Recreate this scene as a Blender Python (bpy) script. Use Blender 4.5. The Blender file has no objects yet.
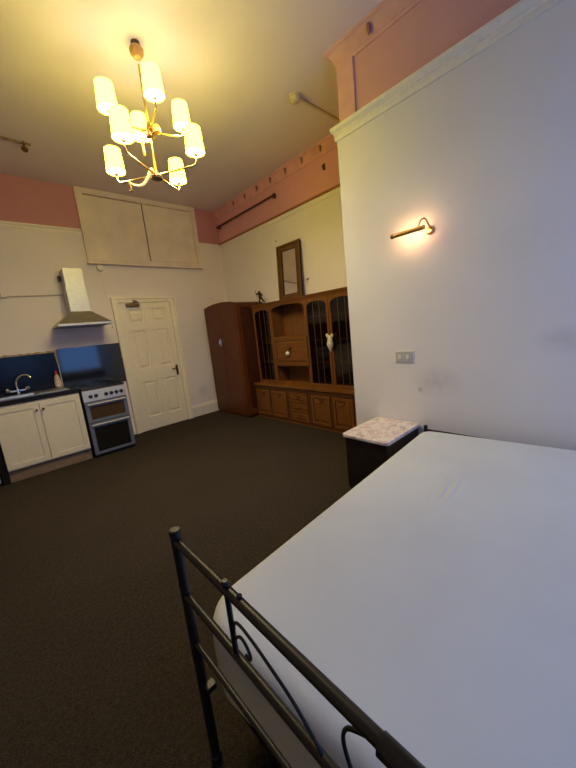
import bpy, bmesh, math, random
from mathutils import Vector, Matrix
random.seed(7)
PI = math.pi
C = bpy.context.scene.collection
V = Vector

# ------------------------------------------------------------------ materials
def s2l(c):
    return tuple(((v / 255) / 12.92 if v / 255 <= .04045 else (((v / 255) + .055) / 1.055) ** 2.4) for v in c)

class NT:
    def __init__(self, name):
        self.m = bpy.data.materials.new(name); self.m.use_nodes = True
        self.t = self.m.node_tree; self.n = self.t.nodes
        self.b = self.n['Principled BSDF']; self.out = self.n['Material Output']
    def node(self, typ, **kw):
        n = self.n.new(typ)
        for k, v in kw.items():
            if k in n.inputs: n.inputs[k].default_value = v
            else: setattr(n, k, v)
        return n
    def link(self, a, b): self.t.links.new(a, b)
    def coords(self, scale=(1, 1, 1), loc=(0, 0, 0), rot=(0, 0, 0)):
        tc = self.node('ShaderNodeTexCoord'); mp = self.node('ShaderNodeMapping')
        mp.inputs['Scale'].default_value = scale; mp.inputs['Location'].default_value = loc
        mp.inputs['Rotation'].default_value = rot
        self.link(tc.outputs['Object'], mp.inputs['Vector']); return mp.outputs['Vector']
    def noise(self, vec, scale, detail=3, rough=.5):
        n = self.node('ShaderNodeTexNoise'); n.inputs['Scale'].default_value = scale
        n.inputs['Detail'].default_value = detail; n.inputs['Roughness'].default_value = rough
        self.link(vec, n.inputs['Vector']); return n.outputs['Fac']
    def ramp(self, fac, stops):
        r = self.node('ShaderNodeValToRGB'); e = r.color_ramp.elements
        while len(e) < len(stops): e.new(.5)
        for el, (p, c) in zip(e, stops): el.position = p; el.color = (*c, 1)
        self.link(fac, r.inputs['Fac']); return r.outputs['Color']
    def mix(self, fac, a, b, mode='MIX'):
        m = self.node('ShaderNodeMix', data_type='RGBA', blend_type=mode)
        for sock, v in ((m.inputs[0], fac), (m.inputs[6], a), (m.inputs[7], b)):
            if isinstance(v, (int, float)): sock.default_value = v
            elif isinstance(v, tuple): sock.default_value = (*v, 1)
            else: self.link(v, sock)
        return m.outputs[2]
    def bump(self, h, strength=.2, dist=.01):
        b = self.node('ShaderNodeBump'); b.inputs['Strength'].default_value = strength
        b.inputs['Distance'].default_value = dist; self.link(h, b.inputs['Height'])
        self.link(b.outputs['Normal'], self.b.inputs['Normal'])
    def color(self, c):
        if isinstance(c, tuple): self.b.inputs['Base Color'].default_value = (*c, 1)
        else: self.link(c, self.b.inputs['Base Color'])
    def rough(self, r, spec=None, metal=None):
        self.b.inputs['Roughness'].default_value = r
        if spec is not None: self.b.inputs['Specular IOR Level'].default_value = spec
        if metal is not None: self.b.inputs['Metallic'].default_value = metal

def plain(name, c, r=.5, metal=0, spec=.5, var=.12, scale=30, bump=0):
    k = NT(name); v = k.coords(); f = k.noise(v, scale, 4)
    k.color(k.ramp(f, [(.3, tuple(x * (1 - var) for x in c)), (.7, tuple(min(1, x * (1 + var)) for x in c))]))
    k.rough(r, spec, metal)
    if bump: k.bump(f, bump, .004)
    return k.m

def wood(name, c1, c2, r=.4, stretch=(14, 14, 1.2), scale=3):
    k = NT(name); v = k.coords(stretch); f = k.noise(v, scale, 6, .62)
    g = k.noise(k.coords((60, 60, 3)), 4, 3)
    col = k.ramp(f, [(.3, c1), (.68, c2)])
    col = k.mix(.35, col, k.ramp(g, [(.35, tuple(x * .6 for x in c1)), (.65, c2)]), 'MIX')
    k.color(col); k.rough(r, .3); k.bump(g, .08, .002); return k.m

def stain(k, base, spots):
    """smudges of a given place, size and colour on a painted wall"""
    tc = k.node('ShaderNodeTexCoord')
    for (p, rad, c, amt) in spots:
        mp = k.node('ShaderNodeMapping'); mp.vector_type = 'TEXTURE'
        mp.inputs['Location'].default_value = p; mp.inputs['Scale'].default_value = rad
        k.link(tc.outputs['Object'], mp.inputs['Vector'])
        g = k.node('ShaderNodeTexGradient', gradient_type='SPHERICAL'); k.link(mp.outputs['Vector'], g.inputs['Vector'])
        n = k.noise(tc.outputs['Object'], 14, 4)
        m = k.node('ShaderNodeMath', operation='MULTIPLY'); k.link(g.outputs['Fac'], m.inputs[0]); k.link(n, m.inputs[1])
        m2 = k.node('ShaderNodeMath', operation='MULTIPLY'); k.link(m.outputs[0], m2.inputs[0]); m2.inputs[1].default_value = amt
        m2.use_clamp = True
        base = k.mix(m2.outputs[0], base, c)
    return base

def wall_paint(name, low, high=None, zsplit=2.99, spots=()):
    k = NT(name); v = k.coords(); f = k.noise(v, 1.7, 5, .6); f2 = k.noise(v, 9, 4)
    col = k.ramp(f, [(.3, tuple(x * .95 for x in low)), (.7, low)])
    if high:
        col2 = k.ramp(f, [(.3, tuple(x * .9 for x in high)), (.7, high)])
        tc = k.node('ShaderNodeTexCoord'); sep = k.node('ShaderNodeSeparateXYZ'); k.link(tc.outputs['Object'], sep.inputs[0])
        gt = k.node('ShaderNodeMath', operation='GREATER_THAN'); gt.inputs[1].default_value = zsplit
        k.link(sep.outputs['Z'], gt.inputs[0]); col = k.mix(gt.outputs[0], col, col2)
    if spots: col = stain(k, col, spots)
    k.color(col); k.rough(.7, .25); k.bump(f2, .12, .004); return k.m

WHITE = (.76, .73, .73)
CREAM = (.80, .70, .54)
PINK = (.50, .26, .26)
M = {}
M['wall_back'] = wall_paint('cream_and_pink_paint', (.84, .74, .70), (.58, .26, .28), 2.985,
                            [((-.77, 0, .42), (.13, .3, .13), (.5, .5, .52), 1.1)])
M['wall_right'] = wall_paint('yellow_cream_and_pink_paint', (.88, .81, .86), (.74, .36, .46), 2.985)
M['wall_chimney'] = wall_paint('white_and_pink_paint', WHITE, (.64, .36, .38), 2.96,
    [((-.94, -4.20, .85), (.3, .22, .14), (.42, .42, .43), .9), ((-.94, -4.95, 1.15), (.3, .16, .10), (.45, .45, .45), .8),
     ((-.94, -4.07, .78), (.3, .03, .03), (.3, .3, .3), 1.5), ((-.94, -4.75, 1.75), (.3, .35, .25), (.62, .61, .60), .7)])
M['wall_plain'] = wall_paint('plain_cream_paint', CREAM, PINK, 2.985)
M['wall_dark'] = wall_paint('darkened_unseen_wall', (.13, .10, .085))  # dark tone put on the unseen window wall so the splashback reflects black
M['ceiling'] = wall_paint('ceiling_paint', (.80, .68, .72))
M['trim_pink'] = plain('pink_plaster', (.64, .36, .37), .7, var=.1, scale=6)
M['trim_orange_pink'] = plain('warm_pink_plaster', (.72, .35, .42), .7, var=.12, scale=6)
M['rail_white'] = plain('white_gloss_paint', (.78, .74, .66), .4, var=.05)
M['rail_cream'] = plain('cream_gloss_paint', (.84, .74, .64), .4, var=.05)
M['door_paint'] = plain('ivory_door_paint', (.90, .80, .62), .42, var=.05)
M['cupboard_paint'] = plain('aged_ivory_paint', (.80, .66, .56), .5, var=.08, scale=4)
M['groove'] = plain('dark_gap', (.05, .035, .025), .8)
# carpet
k = NT('dark_carpet'); v = k.coords(); f = k.noise(v, 260, 3, .7); f2 = k.noise(v, 60, 4, .7); f3 = k.noise(v, 2.2, 4)
col = k.ramp(f, [(.36, (.010, .008, .007)), (.52, (.050, .039, .029)), (.66, (.15, .12, .088))])
col = k.mix(.45, col, k.ramp(f2, [(.35, (.018, .014, .011)), (.65, (.088, .069, .050))]))
col = k.mix(.25, col, k.ramp(f3, [(.3, (.6, .6, .6)), (.7, (1, 1, 1))]), 'MULTIPLY')
k.color(col); k.rough(.95, .1); k.bump(f, .9, .01); M['carpet'] = k.m
# woods
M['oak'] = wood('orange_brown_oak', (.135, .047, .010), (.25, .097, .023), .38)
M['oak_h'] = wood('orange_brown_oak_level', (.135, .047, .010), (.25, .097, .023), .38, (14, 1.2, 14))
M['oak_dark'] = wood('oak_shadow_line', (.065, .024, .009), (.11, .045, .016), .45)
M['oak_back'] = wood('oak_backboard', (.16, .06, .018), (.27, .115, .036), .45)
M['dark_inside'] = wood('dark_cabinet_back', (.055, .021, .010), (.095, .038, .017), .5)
M['walnut'] = wood('dark_walnut', (.074, .017, .003), (.15, .042, .009), .33)
M['walnut_dark'] = wood('darker_walnut', (.042, .011, .004), (.08, .023, .008), .4)
M['gilt'] = plain('dark_gilt_frame', (.17, .085, .025), .4, .35, var=.35, scale=60, bump=.3)
M['brass'] = plain('brass', (.62, .40, .17), .28, 1, var=.06)
M['antique'] = plain('antique_brass', (.22, .12, .05), .4, .9, var=.2)
M['chrome'] = plain('chrome', (.75, .75, .75), .12, 1, var=.03)
M['steel'] = plain('brushed_steel', (.50, .49, .47), .48, .8, var=.06)
M['steel_under'] = plain('steel_canopy', (.46, .43, .38), .42, 1, var=.06)
M['stainless'] = plain('stainless_sink', (.55, .54, .50), .42, 1, var=.05)
M['black_metal'] = plain('black_enamel_tube', (.012, .009, .008), .42, 0, .4, var=.2)
M['cab_white'] = plain('cream_cabinet_paint', (.74, .66, .53), .42, var=.04)
M['plinth_wood'] = wood('kickboard', (.20, .13, .085), (.30, .21, .14), .6, (1.5, 14, 14))
M['black_top'] = plain('black_laminate', (.012, .010, .009), .45, 0, .2, var=.3, scale=80)
M['cooker_silver'] = plain('cooker_silver', (.60, .55, .48), .42, .5, var=.05)
M['cooker_grey'] = plain('cooker_grey_blue', (.20, .22, .27), .4, .4, var=.06)
M['cooker_black'] = plain('cooker_black', (.010, .009, .009), .35, var=.2)
M['oven_glass'] = plain('oven_glass', (.012, .011, .011), .08, var=.2)
k = NT('grill_glass'); k.color((.075, .045, .025)); k.rough(.15, .5); M['grill_glass'] = k.m
M['splash'] = plain('black_gloss_panel', (.006, .007, .010), .07, 0, .78, var=.2, scale=5)
M['splash_dull'] = plain('black_satin_panel', (.006, .007, .013), .20, 0, .2, var=.25, scale=7)
M['adhesive'] = plain('old_adhesive', (.45, .33, .19), .8, var=.5, scale=35, bump=.5)
M['plastic_white'] = plain('white_plastic', (.76, .73, .68), .35, var=.03)
M['plastic_grey'] = plain('grey_plastic', (.48, .46, .44), .4, var=.05)
M['dark_plastic'] = plain('dark_plastic', (.02, .018, .016), .45)
M['red_plastic'] = plain('red_plastic', (.45, .03, .03), .35)
M['bottle'] = plain('clear_cream_bottle', (.50, .42, .30), .3)
M['label_paper'] = plain('bottle_label', (.7, .55, .48), .5, var=.3, scale=50)
M['bronze'] = plain('dark_bronze', (.035, .02, .014), .4, .5, var=.25)
M['ribbon'] = plain('cream_satin', (.78, .72, .58), .5, var=.08)
M['porcelain'] = plain('white_porcelain', (.82, .80, .74), .2, var=.03)
M['dark_ribbon'] = plain('dark_ribbon', (.06, .02, .015), .7)
M['nightstand'] = plain('near_black_wood', (.012, .006, .005), .45, var=.3, scale=12)
M['fridge'] = plain('appliance_white', (.70, .70, .70), .35, var=.03)
M['cable'] = plain('painted_cable', (.56, .47, .35), .5)
M['conduit'] = plain('painted_conduit', (.62, .50, .36), .5)
M['cream_fitting'] = plain('yellowed_plastic', (.62, .52, .34), .4)
M['pipe'] = plain('brown_pipe', (.16, .095, .05), .4, .5)
M['rail_brown'] = plain('brown_pink_paint', (.36, .13, .08), .5)
M['rod'] = plain('brown_rod', (.10, .032, .02), .5)
M['drop'] = plain('brown_pink_plaster', (.30, .13, .11), .6)
M['cream_arm'] = plain('cream_enamel', (.80, .62, .34), .4, var=.05)
M['wood_cup'] = plain('amber_wood_cup', (.52, .27, .09), .35, .2, var=.2, scale=60)
M['hinge_red'] = plain('mattress_seam', (.55, .55, .57), .8)
# marbled top of the bedside cabinet
k = NT('pink_marbled_top'); v = k.coords(); f = k.noise(v, 16, 9, .72); f2 = k.noise(v, 45, 4)
k.color(k.mix(.3, k.ramp(f, [(.36, (.40, .20, .17)), (.47, (.66, .52, .48)), (.56, (.80, .74, .71))]),
              k.ramp(f2, [(.35, (.55, .38, .34)), (.6, (.85, .80, .78))]))); k.rough(.35); M['marble'] = k.m
# mattress with a small patch of creases
k = NT('white_mattress_cover'); v = k.coords(); f = k.noise(v, 3, 5, .55); fine = k.noise(v, 350, 2)
k.color(k.ramp(f, [(.3, (.59, .605, .61)), (.7, (.63, .65, .65))])); k.rough(.85, .15)
MAT_CREASE = k
M['mattress'] = k.m
def emit(name, c, s):
    k = NT(name); k.n.remove(k.b); e = k.node('ShaderNodeEmission'); e.inputs['Color'].default_value = (*c, 1)
    e.inputs['Strength'].default_value = s; k.link(e.outputs[0], k.out.inputs['Surface']); return k.m
# the lit lampshades: cream cloth sides, glowing discs added below and above in place of bulbs
M['shade'] = emit('lit_parchment_shade', (1, .82, .032), 20.5)
M['shade_disc'] = emit('lit_shade_disc', (1, .83, .52), 178)
M['shade_top'] = emit('lit_shade_top', (.62, .78, 1), 8)  # hidden upper disc added, tinted blue to cool the yellow ceiling
M['tube_bulb'] = emit('warm_strip_bulb', (1, .56, .26), 62)
# glass
def glass(name, tint, gl=.06, rough=.03):
    k = NT(name); k.n.remove(k.b)
    t = k.node('ShaderNodeBsdfTransparent'); t.inputs['Color'].default_value = (*tint, 1)
    g = k.node('ShaderNodeBsdfGlossy'); g.inputs['Roughness'].default_value = rough
    m = k.node('ShaderNodeMixShader'); m.inputs[0].default_value = gl
    k.link(t.outputs[0], m.inputs[1]); k.link(g.outputs[0], m.inputs[2]); k.link(m.outputs[0], k.out.inputs['Surface']); return k.m
M['pane'] = glass('cabinet_glass', (.62, .55, .48), .05)
M['window_glass'] = glass('window_glass', (.95, .97, 1), .05)
M['lead'] = plain('lead_strip', (.20, .14, .09), .4, .6)
k = NT('mirror_glass'); k.color((.78, .72, .66)); k.rough(.03, .5, 1); M['mirror'] = k.m

# ------------------------------------------------------------------ geometry
def box(bm, x0, x1, y0, y1, z0, z1, bev=0, seg=2):
    x0, x1 = sorted((x0, x1)); y0, y1 = sorted((y0, y1)); z0, z1 = sorted((z0, z1))
    vs = [bm.verts.new((x, y, z)) for z in (z0, z1) for (x, y) in ((x0, y0), (x1, y0), (x1, y1), (x0, y1))]
    fs = [bm.faces.new([vs[i] for i in q]) for q in ((3, 2, 1, 0), (4, 5, 6, 7), (0, 1, 5, 4), (1, 2, 6, 5), (2, 3, 7, 6), (3, 0, 4, 7))]
    if bev:
        es = list({e for f in fs for e in f.edges})
        bmesh.ops.bevel(bm, geom=es, offset=min(bev, .49 * min(x1 - x0, y1 - y0, z1 - z0)), segments=seg, profile=.5, affect='EDGES')
    return vs

def ring(bm, p, n, b, r, k):
    return [bm.verts.new(p + (n * math.cos(a) + b * math.sin(a)) * r) for a in (2 * PI * i / k for i in range(k))]

def tube(bm, pts, r, k=12, caps=True):
    pts = [V(p) for p in pts]; rs = r if isinstance(r, (list, tuple)) else [r] * len(pts)
    prev = None; n = None
    for i, p in enumerate(pts):
        t = (pts[min(i + 1, len(pts) - 1)] - pts[max(i - 1, 0)]).normalized()
        if n is None:
            n = t.orthogonal().normalized()
        else:
            n = (n - t * n.dot(t)).normalized()
        b = t.cross(n); cur = ring(bm, p, n, b, rs[i], k)
        if prev:
            for j in range(k): bm.faces.new((prev[j], prev[(j + 1) % k], cur[(j + 1) % k], cur[j]))
        elif caps: bm.faces.new(list(reversed(cur)))
        prev = cur
    if caps: bm.faces.new(prev)

def lathe(bm, prof, center, axis=(0, 0, 1), k=24, cap0=True, cap1=True):
    """prof: (radius, height along axis)"""
    ax = V(axis).normalized(); n = ax.orthogonal().normalized(); b = ax.cross(n); c = V(center); prev = None
    for i, (r, h) in enumerate(prof):
        cur = ring(bm, c + ax * h, n, b, max(r, 1e-4), k)
        if prev:
            for j in range(k): bm.faces.new((prev[j], prev[(j + 1) % k], cur[(j + 1) % k], cur[j]))
        elif cap0: bm.faces.new(list(reversed(cur)))
        prev = cur
    if cap1: bm.faces.new(prev)

def plate(bm, outer, holes, thick, to3d, bev=0):
    """flat plate with holes; outlines are 2-D, to3d(a,b,d) maps to space, d is depth"""
    es = []
    for lp in [outer] + holes:
        vs = [bm.verts.new(to3d(a, b, 0)) for a, b in lp]
        es += [bm.edges.new((vs[i], vs[(i + 1) % len(vs)])) for i in range(len(vs))]
    r = bmesh.ops.triangle_fill(bm, use_beauty=True, use_dissolve=False, edges=es)
    fs = [g for g in r['geom'] if isinstance(g, bmesh.types.BMFace)]
    e = bmesh.ops.extrude_face_region(bm, geom=fs)
    nv = [g for g in e['geom'] if isinstance(g, bmesh.types.BMVert)]
    d = V(to3d(0, 0, thick)) - V(to3d(0, 0, 0))
    bmesh.ops.translate(bm, verts=nv, vec=d)
    bmesh.ops.recalc_face_normals(bm, faces=bm.faces[:])

def rect(a0, a1, b0, b1): return [(a0, b0), (a1, b0), (a1, b1), (a0, b1)]
def arch(a0, a1, b0, bs, rise, n=14):
    """opening with upright sides and a shouldered arch above height bs"""
    pts = [(a0, b0), (a1, b0)]
    m = (a0 + a1) / 2; h = (a1 - a0) / 2
    for i in range(n + 1):
        t = PI * i / n; pts.append((m + h * math.cos(t), bs + rise * math.sin(t) ** .8))
    return pts

def prism(bm, prof, a, b, plane):
    """extrude a 2-D profile between a and b; plane gives (u,v,w)->xyz"""
    A = [bm.verts.new(plane(u, v, a)) for u, v in prof]; B = [bm.verts.new(plane(u, v, b)) for u, v in prof]
    n = len(prof)
    for i in range(n): bm.faces.new((A[i], A[(i + 1) % n], B[(i + 1) % n], B[i]))
    bm.faces.new(A); bm.faces.new(list(reversed(B)))
    bmesh.ops.recalc_face_normals(bm, faces=bm.faces[:])

def catmull(P, n=8):
    P = [V(p) for p in P]; Q = [P[0]] + P + [P[-1]]; out = []
    for i in range(1, len(Q) - 2):
        a, b, c, d = Q[i - 1:i + 3]
        for j in range(n):
            t = j / n
            out.append(.5 * ((2 * b) + (c - a) * t + (2 * a - 5 * b + 4 * c - d) * t * t + (3 * b - a - 3 * c + d) * t ** 3))
    return out + [P[-1]]

# ------------------------------------------------------------------ objects
def tag(o, label=None, cat=None, group=None, kind=None):
    if label: o['label'] = label
    if cat: o['category'] = cat
    if group: o['group'] = group
    if kind: o['kind'] = kind
    return o

def root_of(o):
    p = V((0, 0, 0))
    while o is not None: p = p + o.location; o = o.parent
    return p

def obj(name, bm, mat, parent=None, smooth=True, angle=35, local=False, origin=None):
    """link the bmesh as ONE mesh object. Coordinates are the room's, unless local."""
    off = V((0, 0, 0))
    if not local:
        off = root_of(parent) if parent is not None else V((0, 0, 0))
        if parent is None and origin is not None: off = V(origin)
    if off.length: bmesh.ops.translate(bm, verts=bm.verts[:], vec=-off)
    me = bpy.data.meshes.new(name)
    bmesh.ops.recalc_face_normals(bm, faces=bm.faces[:])
    bm.to_mesh(me); bm.free()
    me.materials.append(mat)
    if smooth:
        me.polygons.foreach_set('use_smooth', [True] * len(me.polygons))
        me.set_sharp_from_angle(angle=math.radians(angle))
    o = bpy.data.objects.new(name, me); C.objects.link(o)
    if smooth:
        wn = o.modifiers.new('weighted_normal', 'WEIGHTED_NORMAL'); wn.keep_sharp = True; wn.weight = 80
    if parent is not None: o.parent = parent
    elif off.length: o.location = off
    return o

def thing(name, label, cat, loc=(0, 0, 0), group=None, kind=None):
    o = bpy.data.objects.new(name, None); C.objects.link(o); o.location = loc; o.empty_display_size = .1
    return tag(o, label, cat, group, kind)

def B(*boxes, bev=0):
    bm = bmesh.new()
    for b in boxes: box(bm, *b, bev=bev)
    return bm

def struct(name, bm, mat, label, cat, parent=None, smooth=False):
    o = obj(name, bm, mat, parent, smooth=smooth)
    if parent is None: tag(o, label, cat, kind='structure')
    return o

# ------------------------------------------------------------------ the room
H, R = 3.531, 2.99
XC, YC = -.94, -3.42           # face and corner of the chimney breast
XL, YF = -5.3, -6.0            # left wall, window wall
struct('floor', B((XL - .1, .1, YF - .1, .1, -.1, 0)), M['carpet'], 'dark brown flecked carpet covering the whole floor', 'floor')
struct('ceiling', B((XL - .1, .1, YF - .1, .1, H, H + .1)), M['ceiling'], 'cream painted ceiling around the chandelier', 'ceiling')
struct('wall_back', B((XL - .1, .1, 0, .1, 0, H)), M['wall_back'], 'cream kitchen wall with pink band above the rail', 'wall')
struct('wall_right', B((0, .1, YC, 0, 0, H)), M['wall_right'], 'yellowish alcove wall behind the wall unit, pink at the top', 'wall')
XU, YU = -.915, -3.455      # the frieze above the rail stands a little back
struct('wall_chimney', B((XC, .1, YF, YC, 0, 2.975), (XU, .1, YF, YU, 2.975, H)), M['wall_chimney'], 'white projecting wall beside the bed with pink frieze', 'wall')
struct('wall_left', B((XL - .1, XL, YF, 0, 0, H)), M['wall_plain'], 'plain cream wall on the far left', 'wall')
# window wall behind the camera, two tall sash windows
WIN = [(-2.04, -.95, .72, 2.75), (-3.42, -2.46, .72, 2.75)]
bm = bmesh.new()
plate(bm, rect(XL - .1, .1, 0, H), [rect(*w) for w in WIN], -.14, lambda a, b, d: (a, YF + d, b))
struct('wall_front', bm, M['wall_dark'], 'unseen wall with two tall windows, coloured dark to darken the splashback reflection', 'wall')
for i, (a0, a1, b0, b1) in enumerate(WIN):
    w = thing('window_%d' % (i + 1), ('tall window nearer the bed head', 'tall window behind the foot of the bed')[i], 'window', ((a0 + a1) / 2, YF, b0), kind='structure')
    bm = bmesh.new(); mid = (b0 + b1) / 2
    plate(bm, rect(a0, a1, b0, b1), [rect(a0 + .035, a1 - .035, b0 + .06, mid - .025), rect(a0 + .035, a1 - .035, mid + .025, b1 - .05)], -.06,
          lambda a, b, d: (a, YF - .04 + d, b))
    obj('window_frame', bm, M['rail_white'], w, smooth=False)
    obj('window_pane', B((a0 + .05, a1 - .05, YF - .074, YF - .07, b0 + .07, b1 - .05)), M['window_glass'], w, smooth=False)
    obj('window_sill', B((a0 - .05, min(a1 + .05, XC - .004), YF - .04, YF + .06, b0 - .04, b0), bev=.006), M['rail_white'], w)

# skirting
def skirt_prof(t=.022, h=.215):
    return [(0, 0), (t, 0), (t, h - .05), (t * .75, h - .042), (t * .75, h - .03), (t * .35, h - .012), (t * .3, h), (0, h)]
bm = bmesh.new(); prism(bm, skirt_prof(), -1.062, -.02, lambda u, v, w: (w, -u, v)); prism(bm, skirt_prof(), -2.205, -1.985, lambda u, v, w: (w, -u, v))
struct('baseboard_back', bm, M['rail_cream'], 'cream skirting board either side of the door', 'skirting board')
bm = bmesh.new(); prism(bm, skirt_prof(), YC, 0, lambda u, v, w: (-u, w, v))
struct('baseboard_right', bm, M['rail_cream'], 'cream skirting board behind the wardrobe and wall unit', 'skirting board')
bm = bmesh.new(); prism(bm, skirt_prof(), YF, YC, lambda u, v, w: (XC - u, w, v))
struct('baseboard_chimney', bm, M['rail_white'], 'white skirting board behind the bed head', 'skirting board')
# picture rails
rail = [(0, -.065), (.012, -.065), (.018, -.05), (.018, -.035), (.034, -.024), (.04, -.012), (.04, -.002), (.03, 0), (0, 0)]
bm = bmesh.new(); prism(bm, [(u * .8, v + R) for u, v in rail], XL, -2.2, lambda u, v, w: (w, -u, v))
struct('trim_1', bm, M['rail_cream'], 'cream picture rail left of the high cupboard', 'picture rail', smooth=True)
bm = bmesh.new(); prism(bm, [(0, R - .016), (.024, R - .014), (.028, R - .006), (.028, R + .006), (.012, R + .012), (0, R + .014)], YC, 0, lambda u, v, w: (-u, w, v))
struct('trim_2', bm, M['rail_brown'], 'thin brown pink ledge along the alcove wall under the frieze', 'picture rail', smooth=True)
bm = bmesh.new(); prism(bm, [(0, R - .075), (.008, R - .072), (.010, R - .03), (.006, R - .018), (0, R - .017)], YC, 0, lambda u, v, w: (-u, w, v))
struct('trim_7', bm, M['wall_right'], 'flat cream band along the alcove wall below the brown ledge', 'picture rail', smooth=True)
bm = bmesh.new()
CR = [(0, 2.89), (.016, 2.89), (.022, 2.905), (.022, 2.925), (.030, 2.932), (.030, 2.945), (.052, 2.962), (.060, 2.975), (.060, 2.992), (.045, 2.996), (0, 2.998)]
# the rail turns the corner of the chimney breast: sweep the profile along its face and return
A = [bm.verts.new((XC - u * .65, YF, v)) for u, v in CR]; Bv = [bm.verts.new((XC - u * .65, YC + u * .65, v)) for u, v in CR]; D = [bm.verts.new((0, YC + u * .65, v)) for u, v in CR]
for P, Q in ((A, Bv), (Bv, D)):
    for i in range(len(CR)): bm.faces.new((P[i], P[(i + 1) % len(CR)], Q[(i + 1) % len(CR)], Q[i]))
struct('trim_3', bm, M['rail_white'], 'thick white picture rail across the white projecting wall', 'picture rail', smooth=True)
# cornices with small drop brackets
CO = [(0, H - .125), (.010, H - .125), (.014, H - .105), (.022, H - .085), (.034, H - .05), (.058, H - .026), (.085, H - .016), (.092, H), (0, H)]
def drop(bm, p, n):
    x, y, z = p
    lathe(bm, [(.001, -.075), (.008, -.06), (.015, -.03), (.017, -.008), (.017, 0)], (x, y, z), k=10)
t = thing('trim_4', 'pink plaster cornice with small drops on the white projecting wall', 'cornice', (XC, YC, H), kind='structure')
bm = bmesh.new()
A = [bm.verts.new((XU - u * .85, YF, v)) for u, v in CO]; Bv = [bm.verts.new((XU - u * .85, YU + u * .85, v)) for u, v in CO]; D = [bm.verts.new((0, YU + u * .85, v)) for u, v in CO]
for P, Q in ((A, Bv), (Bv, D)):
    for i in range(len(CO)): bm.faces.new((P[i], P[(i + 1) % len(CO)], Q[(i + 1) % len(CO)], Q[i]))
obj('moulding', bm, M['trim_pink'], t)
for i in range(7):
    bm = bmesh.new(); drop(bm, (XU - .04, -3.78 - i * .33, H - .03), 1); obj('drop_bracket', bm, M['drop'], t)
t = thing('trim_5', 'orange pink cornice with small drops along the alcove wall', 'cornice', (0, 0, H), kind='structure')
bm = bmesh.new(); prism(bm, CO, YC, 0, lambda u, v, w: (-u * .7, w, v)); obj('moulding', bm, M['trim_orange_pink'], t)
for i in range(8):
    bm = bmesh.new(); drop(bm, (-.04, -.62 - i * .315, H - .03), 1); obj('drop_bracket', bm, M['drop'], t)
# raised stiles that panel the pink frieze
bm = bmesh.new(); FZ = lambda a, b, d: (XU - d, a, b)
plate(bm, rect(YF, YU, 2.998, H - .1), [rect(YF + .2, -3.61, 3.002, 3.43)], .016, FZ)
struct('trim_6', bm, M['trim_pink'], 'pink raised border panelling the frieze above the white rail', 'frieze border')

# ------------------------------------------------------------------ door
t = thing('door_1', 'ivory six panel door beside the cooker', 'door', (-1.53, 0, 0), kind='structure')
bm = bmesh.new(); BW = lambda a, b, d: (a, -d, b)
prof_out = [(-1.985, 0), (-1.918, 0), (-1.918, 2.0), (-1.138, 2.0), (-1.138, 0), (-1.064, 0), (-1.064, 2.06), (-1.985, 2.06)]
plate(bm, prof_out, [], .044, BW)
plate(bm, [(-2.0, 0), (-1.975, 0), (-1.975, 2.052), (-1.074, 2.052), (-1.074, 0), (-1.05, 0), (-1.05, 2.075), (-2.0, 2.075)], [], .058, BW)
obj('door_frame', bm, M['door_paint'], t, smooth=False)
PN = [(-1.805, -1.572, 1.70, 1.895), (-1.452, -1.245, 1.705, 1.905), (-1.79, -1.59, .99, 1.58), (-1.457, -1.235, .99, 1.58), (-1.775, -1.553, .215, .775), (-1.452, -1.225, .21, .785)]
bm = bmesh.new(); box(bm, -1.914, -1.142, -.010, -.001, .012, 1.996)
plate(bm, rect(-1.914, -1.142, .012, 1.996), [rect(*q) for q in PN], .032, BW)
for a0, a1, b0, b1 in PN:
    o_ = [bm.verts.new((x, -.009, z)) for x, z in rect(a0 + .014, a1 - .016, b0 + .016, b1 - .016)]
    n_ = [bm.verts.new((x, -.028, z)) for x, z in rect(a0 + .040, a1 - .045, b0 + .045, b1 - .045)]
    for i in range(4): bm.faces.new((o_[i], o_[(i + 1) % 4], n_[(i + 1) % 4], n_[i]))
    bm.faces.new(n_)
lf = obj('door_leaf', bm, M['door_paint'], t, smooth=False)
bm = bmesh.new(); box(bm, -1.815, -1.625, -.085, -.031, 1.935, 1.985, bev=.008)
tube(bm, [(-1.73, -.07, 1.99), (-1.66, -.12, 2.0), (-1.70, -.05, 2.03)], .009, 8)
o = obj('door_closer', bm, M['antique'], t); o['label'] = 'metal overhead door closer'
bm = bmesh.new(); box(bm, -1.212, -1.172, -.040, -.031, .80, .97, bev=.003); tube(bm, catmull([(-1.192, -.036, .92), (-1.192, -.06, .92), (-1.215, -.068, .918), (-1.285, -.066, .915)]), .008, 8)
o = obj('door_handle', bm, M['antique'], t); o['label'] = 'dark brass lever handle on a long backplate'
bm = B((-1.914, -1.142, -.03, 0.0, .002, .012)); o = obj('threshold', bm, M['rail_white'], t, smooth=False); o['label'] = 'pale threshold strip'

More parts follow.
